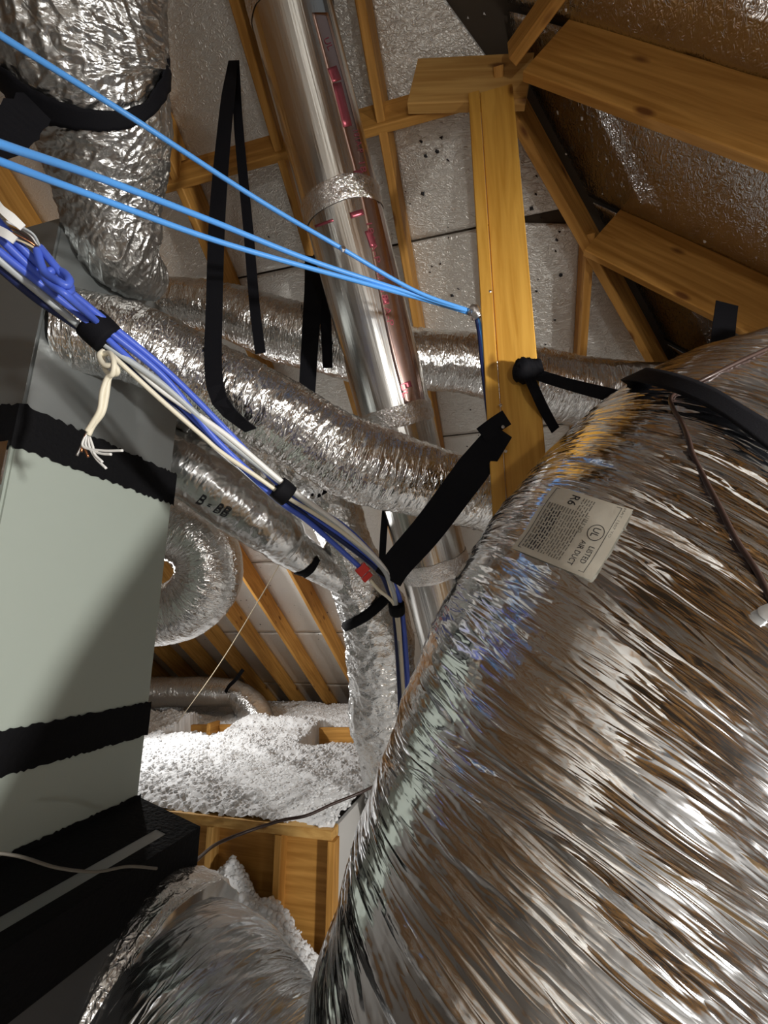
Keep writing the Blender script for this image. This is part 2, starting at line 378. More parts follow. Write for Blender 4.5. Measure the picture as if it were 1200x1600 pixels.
# right (hip) slope
c_r = mesh('ceiling', [rgt(-3, 0, RD + .012), rgt(s_hip(0), 0, RD + .012), rgt(s_hip(3.7), 3.7, RD + .012), rgt(-3, 3.7, RD + .012)], [[0, 1, 2, 3]], M['deck']); c_r['kind'] = 'structure'
RS = [.07, .70, 1.33, 1.96, 2.6, 3.25, 3.9]
for i in range(len(RS) - 1):
    s0, s1 = RS[i], RS[i + 1]
    for v0, v1 in ((.0, 1.30), (1.305, 2.2), (2.205, 3.1)):
        if s1 > s_hip(v1) + .2: continue
        quad('foil_panel', [rgt(s0 + .012, v0, RD - .004), rgt(s1 - .012, v0, RD - .004), rgt(s1 - .012, v1, RD - .004), rgt(s0 + .012, v1, RD - .004)], M['barrier_shiny'], c_r, .003, (26, 44), .004, i + 70)
for s in RS + [-.55, -1.2, -1.85, -2.5]:
    v0 = max(hip_v(s), .02) + (.17 if s == 1.33 else 0)
    beam('rafter', rgt(s, v0, RD / 2 - .03), rgt(s, 3.7, RD / 2 - .03), .038, RD + .06, M['wood'], c_r, U)
beam('hip_rafter', far(1.42, hip_v(1.42), RD / 2 - .01), far(S_END, hip_v(S_END), RD / 2 - .01), .04, .2, M['wood'], c_r, np.cross(far(4, hip_v(4)) - far(1, hip_v(1)), Z))
# near slope, behind and above the camera
c_n = mesh('ceiling', [near(SN, VL, RD), near(SR, VL, RD), near(SR, .4, RD), near(SN, .4, RD)], [[0, 1, 2, 3]], M['barrier']); c_n['kind'] = 'structure'
for v in np.arange(-4.7, .6, .6):
    beam('rafter', near(SN, v, RD / 2), near(SR, v, RD / 2), .04, RD, M['wood'], c_n, V)
ridge_b = beam('ridge_board', BL(SR, VL, ZRIDGE + .02), BL(SR, .1, ZRIDGE + .02), .04, .2, M['wood'], c_n, U)
o = mesh('wall_left', [BL(SN, VL, -1.55), BL(S_END, VL, -1.55), BL(SR, VL, ZRIDGE + .4), BL(SN, VL, .6)], [[0, 1, 2, 3]], M['drywall']); o['kind'] = 'structure'
o = mesh('wall_back', [BL(SN, VL, -1.55), BL(SN, 3.7, -1.55), BL(SN, 3.7, 1.0), BL(SN, VL, 1.0)], [[0, 1, 2, 3]], M['drywall']); o['kind'] = 'structure'
floor = mesh('floor', [BL(SN, VL, -1.55), BL(S_END, VL, -1.55), BL(S_END, 3.7, -1.55), BL(SN, 3.7, -1.55)], [[3, 2, 1, 0]], M['fluff']); floor['kind'] = 'structure'
for s in (-.9, -.3, .3):
    beam('plywood_plank', BL(s, -1.4, -1.5), BL(s, 2.2, -1.5), .58, .018, M['ply'], floor, U)
rs = np.random.default_rng(5)
# torn nail holes in the far foil and fluff flecks stuck to the dark foil
def flecks(name, pts, n_, size, mat, parent, seed=1, off=.003):
    r_ = np.random.default_rng(seed); vs, fs = [], []; e1 = unit(np.cross(n_, [.3, .2, .9])); e2 = np.cross(n_, e1)
    for p in pts:
        k = r_.integers(3, 6); a0 = r_.random() * 6; sc = size * (.5 + r_.random()); b0 = len(vs); st = .4 + .6 * r_.random()
        for i in range(k):
            a = a0 + i * 2 * np.pi / k; vs.append(p + n_ * off * (.5 + r_.random()) + (e1 * np.cos(a) + e2 * np.sin(a) * st) * sc * (.6 + .5 * r_.random()))
        vs.append(p + n_ * (off + size * .35)); fs += [[b0 + i, b0 + (i + 1) % k, b0 + k] for i in range(k)]
    o = mesh(name, vs, fs, mat, parent); o['kind'] = 'stuff'; return o
nf = -unit(U * KF + Z); nr = -unit(V * KR + Z)
hole_px = [(658, 221), (690, 215), (683, 237), (665, 244), (660, 302), (634, 299), (641, 318), (700, 355), (701, 371), (672, 425), (675, 416), (716, 451), (706, 461), (688, 412), (803, 210), (797, 222), (800, 236), (838, 275), (837, 303), (830, 325), (845, 340), (870, 375), (868, 392), (874, 362), (841, 436), (838, 455), (867, 500), (852, 538), (876, 430), (735, 640), (748, 680), (730, 697), (420, 370), (700, 250)]
def far_px(u, v, off=0):
    d = ray(u, v); s = d @ U; t = (ZF + off * math.hypot(KF, 1)) / (d[2] + KF * s); return O + t * d
def rgt_px(u, v, off=0):
    d = ray(u, v); s = d @ V; t = (ZR + off * math.hypot(KR, 1)) / (d[2] + KR * s); return O + t * d
pts = [far_px(u, v, RD - .008) for u, v in hole_px] + [far_px(u, v, RD - .008) for u, v in zip(rs.uniform(250, 560, 50), rs.uniform(860, 1000, 50))]
flecks('torn_hole', pts, nf, .010, M['ink'], c_far, 2)
pts = [far_px(u, v, RD - .008) for u, v in [(620, 25), (652, 30), (682, 36), (642, 50), (627, 55), (673, 62), (707, 22), (731, 28), (757, 22)]] + [far_px(u, v, RD - .006) for u, v in zip(rs.uniform(250, 560, 90), rs.uniform(930, 1090, 90))]
flecks('insulation_fleck', pts, nf, .008, M['fluff'], c_far, 3)
pts = [rgt_px(u, v, RD - .02) for u, v in [(872, 175), (885, 240), (942, 302), (1102, 377), (948, 247), (985, 472), (1000, 249), (970, 410), (960, 405), (1030, 288), (885, 15), (910, 185), (1012, 430)]]
flecks('insulation_fleck', pts, nr, .008, M['fluff'], c_r, 4)

# ------------------------------------------------------------------ timbers: cross beam, nailed block, post
cb = empty('cross_beam', label='horizontal timber under the rafters with a wide nailed block, carrying the post', cat='beam')
SBm = 1.46
beam('timber', BL(SBm, -1.7, 2.09), BL(SBm, .10, 2.09), .038, .13, M['wood'], cb, U)
BT = lambda u, v, t: P(u, v, t)
q0, q1 = P(646, 135, 1.90), P(827, 128, 1.80)
beam('nailed_block', q0, q1, .045, .23, M['wood_pale'], cb, U)
beam('brace', P(800, 85, 1.72), P(905, -60, 1.5), .04, .11, M['wood'], cb, V)
post = empty('wooden_post', label='upright honey coloured doubled stud post with cable stapled to its side', cat='post')
pb = 0.0
def post_pt(u, v, Y=1.34):
    d = ray(u, v); return O + d * (Y / d[1])
pt0 = post_pt(797, 420, 1.34)
for nm, du, wd, dp, sh in (('stud', .000, .122, .04, 0), ('stud', -.0835, .042, .10, .010)):
    c0 = pt0 + V * du + U * (dp / 2 - sh)
    beam(nm, [c0[0], c0[1], 0.0], [c0[0], c0[1], CAMZ + 2.0], wd, dp, M['wood_post'], post, V, .003)
def bead(name, p, r, mat, parent, sq=(1, 1, .5)):
    bm = bmesh.new(); bmesh.ops.create_icosphere(bm, subdivisions=1, radius=r)
    me = bpy.data.meshes.new(name); bm.to_mesh(me); bm.free(); o = bpy.data.objects.new(name, me); COL.objects.link(o); me.materials.append(mat); o.location = p; o.scale = sq; o.parent = parent
    return o
for u, v in ((766, 455), (782, 633), (790, 705)):
    bead('nail_head', post_pt(u, v, 1.322), .006, M['steel'], post, (1, .4, 1))

# ------------------------------------------------------------------ ducts
def circ(amp=.006, ls=.022, lt=.16, seed=1, skew=0.0, lump=.008, fine=.0015):
    def d(S, T, R):
        y = T * R; x = S + skew * y + .012 * (vnoise(S * 9, y * 9, seed + 9) - .5) * 2
        r = ridge(vnoise(x / ls, y / lt, seed), 1.6) * .6 + ridge(vnoise(x / ls * 2.1 + 7, y / lt * 1.7, seed + 1), 1.4) * .35
        m = .35 + .9 * vnoise(S * 5, y * 5, seed + 5)
        return amp * m * r + lump * (vnoise(S * 4, y * 4, seed + 3) - .5) + fine * ridge(vnoise(S * 90, y * 90, seed + 4))
    return d
def crump(amp=.008, l=.05, seed=1, lump=.015):
    def d(S, T, R):
        y = T * R; x = S + .03 * vnoise(S * 14, y * 14, seed + 6); y = y + .03 * vnoise(S * 14 + 5, y * 14, seed + 7)
        return amp * (ridge(vnoise(x / l, y / l, seed)) + .55 * ridge(vnoise(x / l * 2.2, y / l * 2.2, seed + 1)) + .3 * ridge(vnoise(x / l * 4.6, y / l * 4.6, seed + 2))) + lump * (vnoise(S * 5, y * 5, seed + 3) - .5)
    return d
def path(*r): return [[*P(u, v, t), rr] for u, v, t, rr in r]

BIGP = path((1500, 638, 1.75, .360), (1293, 687, 1.40, .360), (1110, 806, 1.08, .360), (984, 1069, .84, .355), (926, 1366, .70, .350), (902, 1647, .60, .345), (911, 1975, .52, .340))
big = tube('duct_jacket', BIGP, M['big'], 520, 620, circ(.012, .040, .40, 21, .32, .024, .0003), caps=False, uvskew=.32)
bigd = empty('flexible_duct', label='huge wrinkled silver flexible duct filling the lower right, with a paper label', cat='duct', group='foil jacketed flexible ducts')
big.o.parent = bigd
midp = path((105, 518, 1.34, .113), (222, 540, 1.39, .112), (322, 593, 1.47, .116), (441, 652, 1.54, .123), (549, 716, 1.60, .130), (684, 756, 1.67, .119), (798, 789, 1.76, .116), (899, 830, 1.88, .137))
def duct(name, label, pth, mat, nr, ns, disp, cat='duct'):
    t = tube('flexible_duct', pth, mat, nr, ns, disp); tag(t.o, label, cat, 'foil jacketed flexible ducts'); return t
mid = duct('m', 'long silver flexible duct crossing the middle, passing in front of the smooth metal pipe', midp, M['mid'], 420, 170, circ(.010, .026, .10, 31, .1, .014, .002))
backp = path((211, 472, 2.35, .125), (321, 477, 2.30, .115), (445, 518, 2.30, .145), (602, 557, 2.30, .144), (729, 569, 2.30, .138), (867, 604, 2.30, .160), (999, 617, 2.35, .152), (1119, 610, 2.45, .150))
back = duct('b', 'silver flexible duct running behind both the smooth metal pipe and the post', backp, M['mid'], 300, 130, circ(.010, .03, .08, 41, .0, .016, .002))
upl = path((118, -190, 1.02, .190), (117, -39, 1.10, .184), (128, 92, 1.18, .193), (159, 197, 1.26, .170), (170, 293, 1.33, .140), (182, 377, 1.40, .115), (206, 415, 1.47, .082), (241, 442, 1.56, .047))
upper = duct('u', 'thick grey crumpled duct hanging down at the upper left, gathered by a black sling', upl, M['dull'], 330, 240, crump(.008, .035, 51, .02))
lowp = path((203, 710, 1.95, .151), (294, 731, 2.00, .136), (365, 778, 2.05, .141), (430, 828, 2.10, .119), (454, 855, 2.16, .095), (512, 893, 2.25, .074), (580, 925, 2.40, .080))
low = duct('l', 'grey flexible duct with handwritten black letters, emerging beside the air handler', lowp, M['smooth'], 260, 130, circ(.006, .05, .10, 61, -.2, .016, .002))
dropp = path((300, 639, 2.05, .120), (394, 698, 2.10, .126), (495, 743, 2.20, .095), (528, 812, 2.30, .113), (555, 890, 2.34, .136), (588, 971, 2.40, .163), (593, 1036, 2.45, .169), (599, 1109, 2.50, .170), (611, 1198, 2.60, .163), (622, 1297, 2.75, .156))
drop = duct('d', 'crinkled silver duct bending down into the loft insulation, pinched by a black band', dropp, M['crumple'], 360, 140, crump(.010, .055, 71, .03))
elbp = path((205, 800, 2.3, .165), (258, 814, 2.3, .168), (316, 850, 2.3, .155), (326, 903, 2.31, .155), (296, 946, 2.33, .15), (246, 962, 2.36, .145), (185, 968, 2.4, .14))
elb = duct('e', 'bright silver duct elbow curling round behind the air handler cabinet', elbp, M['mid'], 240, 130, circ(.009, .02, .2, 81, .15, .012, .001))
retp = path((150, 1560, 1.18, .240), (257, 1612, 1.15, .255), (304, 1661, 1.05, .260), (394, 1824, .92, .260), (502, 1948, .85, .260))
ret = duct('r', 'broad dull silver duct curving from the base of the air handler, bottom left', retp, M['ret'], 320, 260, circ(.009, .03, .25, 91, .2, .014, .0005))
far_d = tube('flexible_duct', path((150, 1082, 5.4, .155), (240, 1081, 5.4, .158), (330, 1082, 5.35, .158), (366, 1084, 5.3, .14), (388, 1100, 5.22, .155), (406, 1125, 5.1, .15), (420, 1160, 5.0, .14)), M['mid'], 160, 60, circ(.012, .05, .12, 99, 0, .02, .003))
tag(far_d.o, 'small distant silver duct lying on the white insulation under the rafters', 'duct', 'foil jacketed flexible ducts')
col = tube('collar', path((190, 1552, 1.21, .24), (225, 1560, 1.19, .27), (262, 1585, 1.16, .262)), M['crumple'], 60, 60, crump(.012, .05, 95, .01), ret.o)

# smooth metal pipe
pp = path((410, -150, 1.60, .150), (436, -60, 1.64, .150), (492, 160, 1.74, .150), (545, 365, 1.81, .150), (613, 630, 1.93, .150), (672, 860, 2.04, .150), (705, 990, 2.10, .150), (770, 1250, 2.2, .150))
pipe = tube('metal_pipe', pp, M['pipe'], 90, 96, None); tag(pipe.o, 'straight smooth shiny metal pipe leaning up to the roof with red printed tape seams', 'pipe')
def pipe_band(y0, y1, name='foil_tape', mat=None, seed=1, off=.0025):
    vc = np.array([ (F * -((c - O) @ np.array([0, -sp, cp])) / ((c - O) @ np.array([0, cp, sp])) + 800) for c in pipe.C])
    i0, i1 = np.argmin(abs(vc - y0)), np.argmin(abs(vc - y1)); a = np.linspace(i0, i1, 10)
    C = np.stack([np.interp(a, np.arange(len(vc)), pipe.C[:, k]) for k in range(3)], 1); r_ = np.random.default_rng(seed)
    ns = 96; th = np.linspace(0, 2 * np.pi, ns, endpoint=False); ii = int((i0 + i1) / 2)
    rad = np.cos(th)[:, None] * pipe.E1[ii] + np.sin(th)[:, None] * pipe.E2[ii]
    g, t_ = np.meshgrid(np.arange(10), th, indexing='ij')
    R = .150 + off + .004 * ridge(vnoise(g * .8, t_ * 9, seed)) * (g > 0) * (g < 9)
    slide = (.006 * (vnoise(g * 0 + 3, t_ * 5, seed + 1) - .5))[..., None] * pipe.T[ii]
    v_ = C[:, None] + rad[None] * R[..., None] + slide
    i, j = np.meshgrid(np.arange(9), np.arange(ns), indexing='ij'); j2 = (j + 1) % ns
    f = np.stack([i * ns + j, i * ns + j2, (i + 1) * ns + j2, (i + 1) * ns + j], -1).reshape(-1, 4)
    uv = np.stack([np.stack([i, j], -1), np.stack([i, j + 1], -1), np.stack([i + 1, j + 1], -1), np.stack([i + 1, j], -1)], 2).reshape(-1, 2) * .012
    return mesh(name, v_.reshape(-1, 3), f, mat or M['tape'], pipe.o, True, uv)
for y0, y1, sd in ((318, 352, 5), (632, 662, 6), (868, 896, 7), (-10, 22, 8)): pipe_band(y0, y1, seed=sd)
seam = drape('printed_seam_tape', pipe, [(487, 20), (535, 200), (568, 330), (604, 520), (632, 632)], [(512, 20), (562, 200), (597, 330), (640, 520), (664, 632)], .002, M['tape_red'], pipe.o, 90, 6)
def strip_place(a, b, width, off=.0028):
    """text laid along the pipe from pixel a to pixel b, letters upright to the right of the run"""
    a = np.array(a, float); b = np.array(b, float); d = (b - a); nrm = np.array([d[1], -d[0]]) / np.linalg.norm(d)
    return lambda x, y: hit(pipe, *(a + d * x + nrm * width * y), off)[0]
for a, b, wd, s in (((505, 62), (513, 80), 9, 'UL'), ((551, 205), (559, 240), 9, '181A-P'), ((560, 255), (572, 312), 10, '181A-P'), ((572, 350), (586, 412), 9, '181A-P'), ((588, 428), (592, 442), 10, 'UL'), ((594, 455), (606, 510), 10, '181A-P'), ((625, 600), (630, 622), 9, 'UL')):
    lettering(s, strip_place(a, b, wd), M['pink'], seam)
def pad(a, b, wd, mat=M['pink']):
    a = np.array(a, float); b = np.array(b, float); d = b - a; n_ = np.array([d[1], -d[0]]) / np.linalg.norm(d) * wd
    drape('red_print', pipe, [tuple(a), tuple((a + b) / 2), tuple(b)], [tuple(a + n_), tuple((a + b) / 2 + n_), tuple(b + n_)], .0026, mat, seam, 6, 3, thick=.0004)
for a, b, wd in (((511, 108), (519, 130), 15), ((519, 132), (536, 200), 14), ((552, 268), (560, 298), 12), ((570, 362), (579, 388), 10), ((596, 465), (599, 475), 9), ((631, 598), (634, 607), 10)): pad(a, b, wd)
for a, b, wd in (((546, 333), (566, 327), -9), ((585, 655), (604, 650), -5), ((492, 352), (520, 342), -4)): pad(a, b, wd)

# ------------------------------------------------------------------ air handler
ah = empty('air_handler', label='sage grey air handler cabinet with black mastic sealed joints and sheet metal plenums', cat='air handler')
vA, s0A, s1A = -1.138, .79, 1.35
def bbox_bl(name, s0, s1, v0, v1, z0, z1, mat, parent, ch=.006):
    bm = bmesh.new(); vs = [bm.verts.new(BL(s, v, z)) for s in (s0, s1) for v in (v0, v1) for z in (z0, z1)]
    for q in ((0, 1, 3, 2), (4, 6, 7, 5), (0, 4, 5, 1), (2, 3, 7, 6), (0, 2, 6, 4), (1, 5, 7, 3)): bm.faces.new([vs[i] for i in q])
    bmesh.ops.recalc_face_normals(bm, faces=bm.faces)
    if ch: bmesh.ops.bevel(bm, geom=bm.edges[:], offset=ch, segments=2, affect='EDGES')
    me = bpy.data.meshes.new(name); bm.to_mesh(me); bm.free(); o = bpy.data.objects.new(name, me); COL.objects.link(o); me.materials.append(mat)
    if parent: o.parent = parent
    return o
bbox_bl('cabinet', s0A, s1A, vA - .62, vA, -.51, .47, M['paint'], ah)
bbox_bl('supply_plenum', s0A + .01, s1A - .01, vA - .61, vA - .008, .47, 1.12, M['galv'], ah)
def band(z0, z1, seed, rag=.006, v=vA, sA=s0A - .003, sB=s1A + .003, off=.003):
    r_ = np.random.default_rng(seed); n = 140; vs = []; fs = []
    ps = [(sA, vA - .62 - off, 0)] ; pts = []
    for i in range(n):                                        # front face, then the long side
        k = i / (n - 1) * 1.18
        pts.append(BL(sA - off, v - .62 + k, 0) if k < .62 else BL(sA - off + (k - .62) / .56 * (sB - sA + 2 * off), v + off, 0))
    for p in pts:
        vs.append(p + Z * (z1 + rag * (r_.random() - .5) * 2)); vs.append(p + Z * (z0 + rag * (r_.random() - .5) * 2))
    fs = [[2 * i, 2 * i + 1, 2 * i + 3, 2 * i + 2] for i in range(n - 1)]
    return mesh('mastic_band', vs, fs, M['mastic'], ah)
band(.425, .54, 1, .005); band(-.325, -.225, 2, .003); band(-.56, -.492, 3, .003)
# lower plenum: sloped shoulder, gap between two tapes, box below
def prism(name, prof, s0, s1, mat, parent):
    vs = [BL(s, v, z) for s in (s0, s1) for v, z in prof]; n = len(prof)
    fs = [[i, (i + 1) % n, n + (i + 1) % n, n + i] for i in range(n)] + [list(range(n - 1, -1, -1)), list(range(n, 2 * n))]
    return mesh(name, vs, fs, mat, parent)
VB, ZB = -.927, -.566
def fl(v, up=0.0): return (v, -.51 + (ZB + .51) / (VB - vA) * (v - vA) + up)
prism('return_plenum', [(vA - .66, -.512), fl(vA, -.002), fl(VB, -.002), (VB, -1.5), (vA - .66, -1.5)], s0A - .08, 1.36, M['board'], ah)
prism('mastic_band', [fl(vA - .01, .004), fl(-1.000, .004), fl(-1.000, -.004), fl(vA - .01, -.004)], s0A - .083, 1.363, M['mastic'], ah)
prism('sheet_strip', [fl(-1.000, .002), fl(-.965, .002), fl(-.965, -.004), fl(-1.000, -.004)], s0A - .05, 1.27, M['galv'], ah)
prism('mastic_band', [fl(-.965, .004), fl(VB + .004, .004), (VB + .004, -.69), (VB - .003, -.69), fl(VB - .003, -.004), fl(-.965, -.004)], s0A - .083, 1.363, M['mastic'], ah)
prism('mastic_band', [fl(-1.000, .004), fl(-.965, .004), fl(-.965, -.004), fl(-1.000, -.004)], 1.27, 1.363, M['mastic'], ah)
bbox_bl('foil_patch', s0A - .008, s0A - .002, vA - .1, vA - .01, .33, .44, M['tape'], ah, 0)

# ------------------------------------------------------------------ framed platform with blown insulation
pf = empty('framed_platform', label='wood framed raised ceiling box topped with white loose insulation', cat='platform')
SP, VP0, VP1, ZP = 2.44, -4.9, -.907, -.95
bbox_bl('top_rail', SP - .02, SP + .07, VP0, VP1, ZP - .045, ZP, M['wood_pale'], pf, .003)
beam('side_board', BL(SP + .05, VP0, -1.27), BL(SP + .05, VP1, -1.27), .02, .56, M['wood'], pf, U)
def v_at(u, v):
    d = ray(u, v); t = SP / (d @ U); return t * (d @ V)
for u in (328, 436, 519):
    vv = v_at(u, 1350); beam('stud', BL(SP + .01, vv, -1.55), BL(SP + .01, vv, ZP - .045), .038, .075, M['wood_pale'] if u == 328 else M['wood'], pf, V)
bbox_bl('side_sheet', SP + .06, 6.0, VP1 - .02, VP1, -1.55, ZP - .002, M['drywall'], pf, 0)
for u0, u1, vv_, sB in ((290, 395, 1146, 4.55), (500, 600, 1152, 4.45)):
    d0 = ray(u0, vv_); d1 = ray(u1, vv_); a = d0 * (sB / (d0 @ U)); b = d1 * (sB / (d1 @ U))
    beam('ceiling_joist', O + a, O + b, .04, .17, M['wood'], pf, U)
for u in (331, 385):
    d0 = ray(u, 1143); a = O + d0 * (4.45 / (d0 @ U)); beam('ceiling_joist', a - U * .06, a + U * .1, .04, .17, M['wood'], pf, V)
def fluff_mesh(name, h, s0, s1, v0, v1, ns, nv, clumps, seed, rough=.03, csize=.02, edge=None):
    s = np.linspace(s0, s1, ns); v = np.linspace(v0, v1, nv); Sg, Vg = np.meshgrid(s, v, indexing='ij')
    hz = h(Sg, Vg)
    hh = hz + rough * (vnoise(Sg * 9, Vg * 9, seed) - .5) * 2 + rough * .7 * ridge(vnoise(Sg * 28, Vg * 28, seed + 1)) + rough * .5 * vnoise(Sg * 70, Vg * 70, seed + 2)
    vs = np.stack([Vg * ca + Sg * sa, Sg * ca - Vg * sa, hh + CAMZ], -1).reshape(-1, 3)
    i, j = np.meshgrid(np.arange(ns - 1), np.arange(nv - 1), indexing='ij')
    f = np.stack([i * nv + j, i * nv + j + 1, (i + 1) * nv + j + 1, (i + 1) * nv + j], -1).reshape(-1, 4)
    tri = np.vstack([f[:, [0, 1, 2]], f[:, [0, 2, 3]]])
    bm = bmesh.new(); bmesh.ops.create_icosphere(bm, subdivisions=1, radius=1); iv = np.array([x.co[:] for x in bm.verts]); bm.verts.index_update(); fi = np.array([[x.index for x in q.verts] for q in bm.faces]); bm.free()
    r_ = np.random.default_rng(seed); cs = r_.uniform(s0, s1, clumps); cv = r_.uniform(v0, v1, clumps)
    ii = np.clip(((cs - s0) / (s1 - s0) * (ns - 1)).astype(int), 0, ns - 1); jj = np.clip(((cv - v0) / (v1 - v0) * (nv - 1)).astype(int), 0, nv - 1)
    keep = hz[ii, jj] > -1.6; cs, cv, ii, jj = cs[keep], cv[keep], ii[keep], jj[keep]; n = len(cs)
    cen = np.stack([cv * ca + cs * sa, cs * ca - cv * sa, hh[ii, jj] + CAMZ - .002], 1); sz = csize * (.35 + r_.random(n) ** 2)
    cl = (cen[:, None] + iv[None] * sz[:, None, None] * (.55 + .9 * r_.random((n, len(iv), 1))) * np.array([1, 1, .8])).reshape(-1, 3)
    cf = (fi[None] + (np.arange(n) * len(iv))[:, None, None] + len(vs)).reshape(-1, 3)
    o = mesh(name, np.vstack([vs, cl]), np.vstack([tri, cf]), M['fluff'], None, True); o['kind'] = 'stuff'; return o
def h_top(S, V_):
    e = np.clip((S - SP) / .12, 0, 1) ** .5; hol = ((V_ > -3.28) & (V_ < -2.66)) | ((V_ > -1.84) & (V_ < -1.3)); jst = np.where(hol, -.085 * ((S > 4.0) & (S < 4.62)), .10 * np.exp(-((S - 4.5) / .22) ** 2))
    return ZP - .03 + .06 * e + jst - .02 * (S - SP) + .05 * np.clip(S - 4.8, 0, 1)
o = fluff_mesh('loose_insulation', h_top, SP + .005, 5.95, -4.9, VP1 - .01, 260, 300, 48000, 11, .022, .0115)
tag(o, 'white fluffy blown insulation heaped over the wood framed platform', 'insulation')
d0 = ray(375, 1420); pc = d0 * (2.30 / (d0 @ U)); pv = pc @ V
def h_pile(S, V_):
    return np.maximum(-1.6, -1.55 + .42 * np.exp(-((V_ - pv + .12) / .13) ** 2 - ((S - 2.36) / .16) ** 2) + .30 * np.exp(-((V_ - pv - .14) / .16) ** 2 - ((S - 2.34) / .16) ** 2))
o = fluff_mesh('loose_insulation', h_pile, 2.05, SP - .02, pv - .5, pv + .62, 60, 120, 4000, 17, .022, .013)
tag(o, 'small pile of white insulation spilled below the wood platform', 'insulation')

# ------------------------------------------------------------------ straps
R_ = np.array([1.0, 0, 0]); UPc = np.array([0, -sp, cp])
def strap(label, pts, width, wd=R_, n=40, **k):
    o = ribbon('hanging_strap', pts, width, M['black'], wd, n=n, **k); return tag(o, label, 'strap', 'black duct hanger straps')
strap('black hanger strap looping under the long middle duct, nearest the camera', [P(364, 95, 1.86), P(353, 180, 1.70), P(340, 330, 1.52), P(335, 470, 1.42), P(333, 570, 1.34), P(340, 618, 1.32), P(358, 645, 1.34), P(392, 672, 1.41)], [.035, .05, .05, .052, .052, .05, .05, .045], R_)
strap('narrow black hanger strap dropping behind the long middle duct, second of the hanging pair', [P(368, 95, 1.87), P(373, 200, 1.82), P(388, 360, 1.76), P(398, 480, 1.72), P(407, 552, 1.68)], [.03, .036, .037, .038, .038], R_)
strap('wide black hanger strap hanging left of the smooth metal pipe', [P(492, 398, 2.35), P(490, 450, 2.18), P(484, 540, 2.05), P(478, 640, 2.0)], [.10, .085, .075, .07], R_)
strap('short black hanger strap hanging against the edge of the smooth metal pipe', [P(500, 398, 2.36), P(506, 460, 2.16), P(510, 520, 2.14), P(512, 575, 2.13)], [.08, .06, .05, .045], R_)
strap('black hanger strap showing between the roof timber and the big duct, far right', [P(1136, 474, 1.63), P(1132, 505, 1.6), P(1127, 550, 1.55)], .075, R_)
strap('black hanger strap seen edge on below the long middle duct', [P(603, 790, 2.0), P(599, 840, 2.02), P(596, 900, 2.1)], .03, R_)
# the strap from post to cable bundle
e0, e1 = P(784, 672, 1.405), P(606, 905, 1.38)
dd = unit(e1 - e0); wv = np.cross(dd, unit(P(700, 780, 1) - O))
st = strap('wide black strap nailed low on the post and looped under the cable bundle', [e0, P(730, 745, 1.46), P(670, 825, 1.42), P(622, 880, 1.385), e1], [.075, .105, .10, .095, .085], wv)
bead('nail_head', P(786, 667, 1.39), .006, M['steel'], st, (1, .5, 1))
ribbon('folded_end', [P(752, 680, 1.42), P(772, 665, 1.41), P(792, 652, 1.40)], .05, M['black'], wv, parent=st, n=12)
# strap over the big duct and its knot on the post
def on_big(u, v, off): return hit(big, u, v, off)
up = [(925, 578), (985, 581), (1050, 594), (1110, 618), (1160, 650), (1215, 685)]; lo = [(925, 600), (985, 604), (1045, 622), (1100, 648), (1150, 682), (1215, 735)]
sv = drape('hanging_strap', big, up, lo, .017, M['black'], None, 40, 6)
tag(sv, 'broad black strap slung over the huge duct, knotted to the post', 'strap', 'black duct hanger straps')
h0 = on_big(935, 590, .018)[0]; k0 = post_pt(822, 580, 1.30)
ribbon('twisted_strip', [k0, k0 * .66 + h0 * .34 - Z * .004, k0 * .3 + h0 * .7, h0], [.034, .036, .042, .05], M['black'], UPc, parent=sv, n=24)
ribbon('tail_strip', [k0, P(836, 610, 1.40), P(850, 640, 1.42), P(868, 672, 1.45)], [.03, .032, .032, .03], M['black'], unit([1, .0, .5]), parent=sv, n=16)
rk = np.random.default_rng(8)
kn = tube('knot', [[*(k0 + np.array([-.03, .01, .005])), .016], [*(k0 + np.array([-.012, 0, 0])), .03], [*(k0 + np.array([.012, 0, .003])), .028], [*(k0 + np.array([.045, -.005, .015])), .01]], M['black'], 24, 20, crump(.008, .02, 7, .01), sv)
drape('foil_patch', big, [(885, 572), (915, 571), (950, 562)], [(884, 594), (912, 590), (938, 586)], .026, M['tape'], sv, 10, 5)
# sling on the upper left duct, bands on the lower ducts
sl = drape('hanging_strap', upper, [(2, 96), (50, 132), (105, 158), (165, 172), (215, 160), (240, 125), (257, 70)], [(2, 140), (48, 178), (100, 198), (165, 203), (215, 192), (248, 158), (268, 108)], .016, M['black'], None, 50, 6, 3)
tag(sl, 'black sling strap gathered around the thick crumpled duct at upper left', 'strap', 'black duct hanger straps')
ribbon('loose_tail', [P(60, 168, 1.0), P(30, 190, .98), P(-10, 228, .96), P(-60, 260, .95)], [.05, .07, .05, .05], M['black'], UPc, parent=sl, n=16, rag=.01)
b1 = drape('duct_band', low, [(452, 896), (470, 892), (484, 882), (494, 868)], [(462, 905), (476, 902), (490, 892), (499, 876)], .008, M['black'], low.o, 14, 4)
b2 = drape('duct_band', drop, [(536, 972), (555, 962), (575, 948), (598, 925)], [(544, 985), (562, 976), (583, 962), (606, 940)], .018, M['black'], drop.o, 18, 4)
b3 = drape('duct_band', drop, [(484, 772), (500, 764), (518, 752)], [(490, 780), (505, 772), (522, 760)], .012, M['black'], drop.o, 12, 4)
ribbon('duct_band', [P(352, 1082, 5.15), P(358, 1072, 5.12), P(368, 1062, 5.1), P(380, 1046, 5.1)], .04, M['black'], UPc, parent=far_d.o, n=14)
lettering('B - BB', lambda x, y: hit(low, 306 + 48 * x + 8 * y, 785 + 24 * x - 15 * y, .006)[0], M['ink'], low.o, 'handwriting', .3)

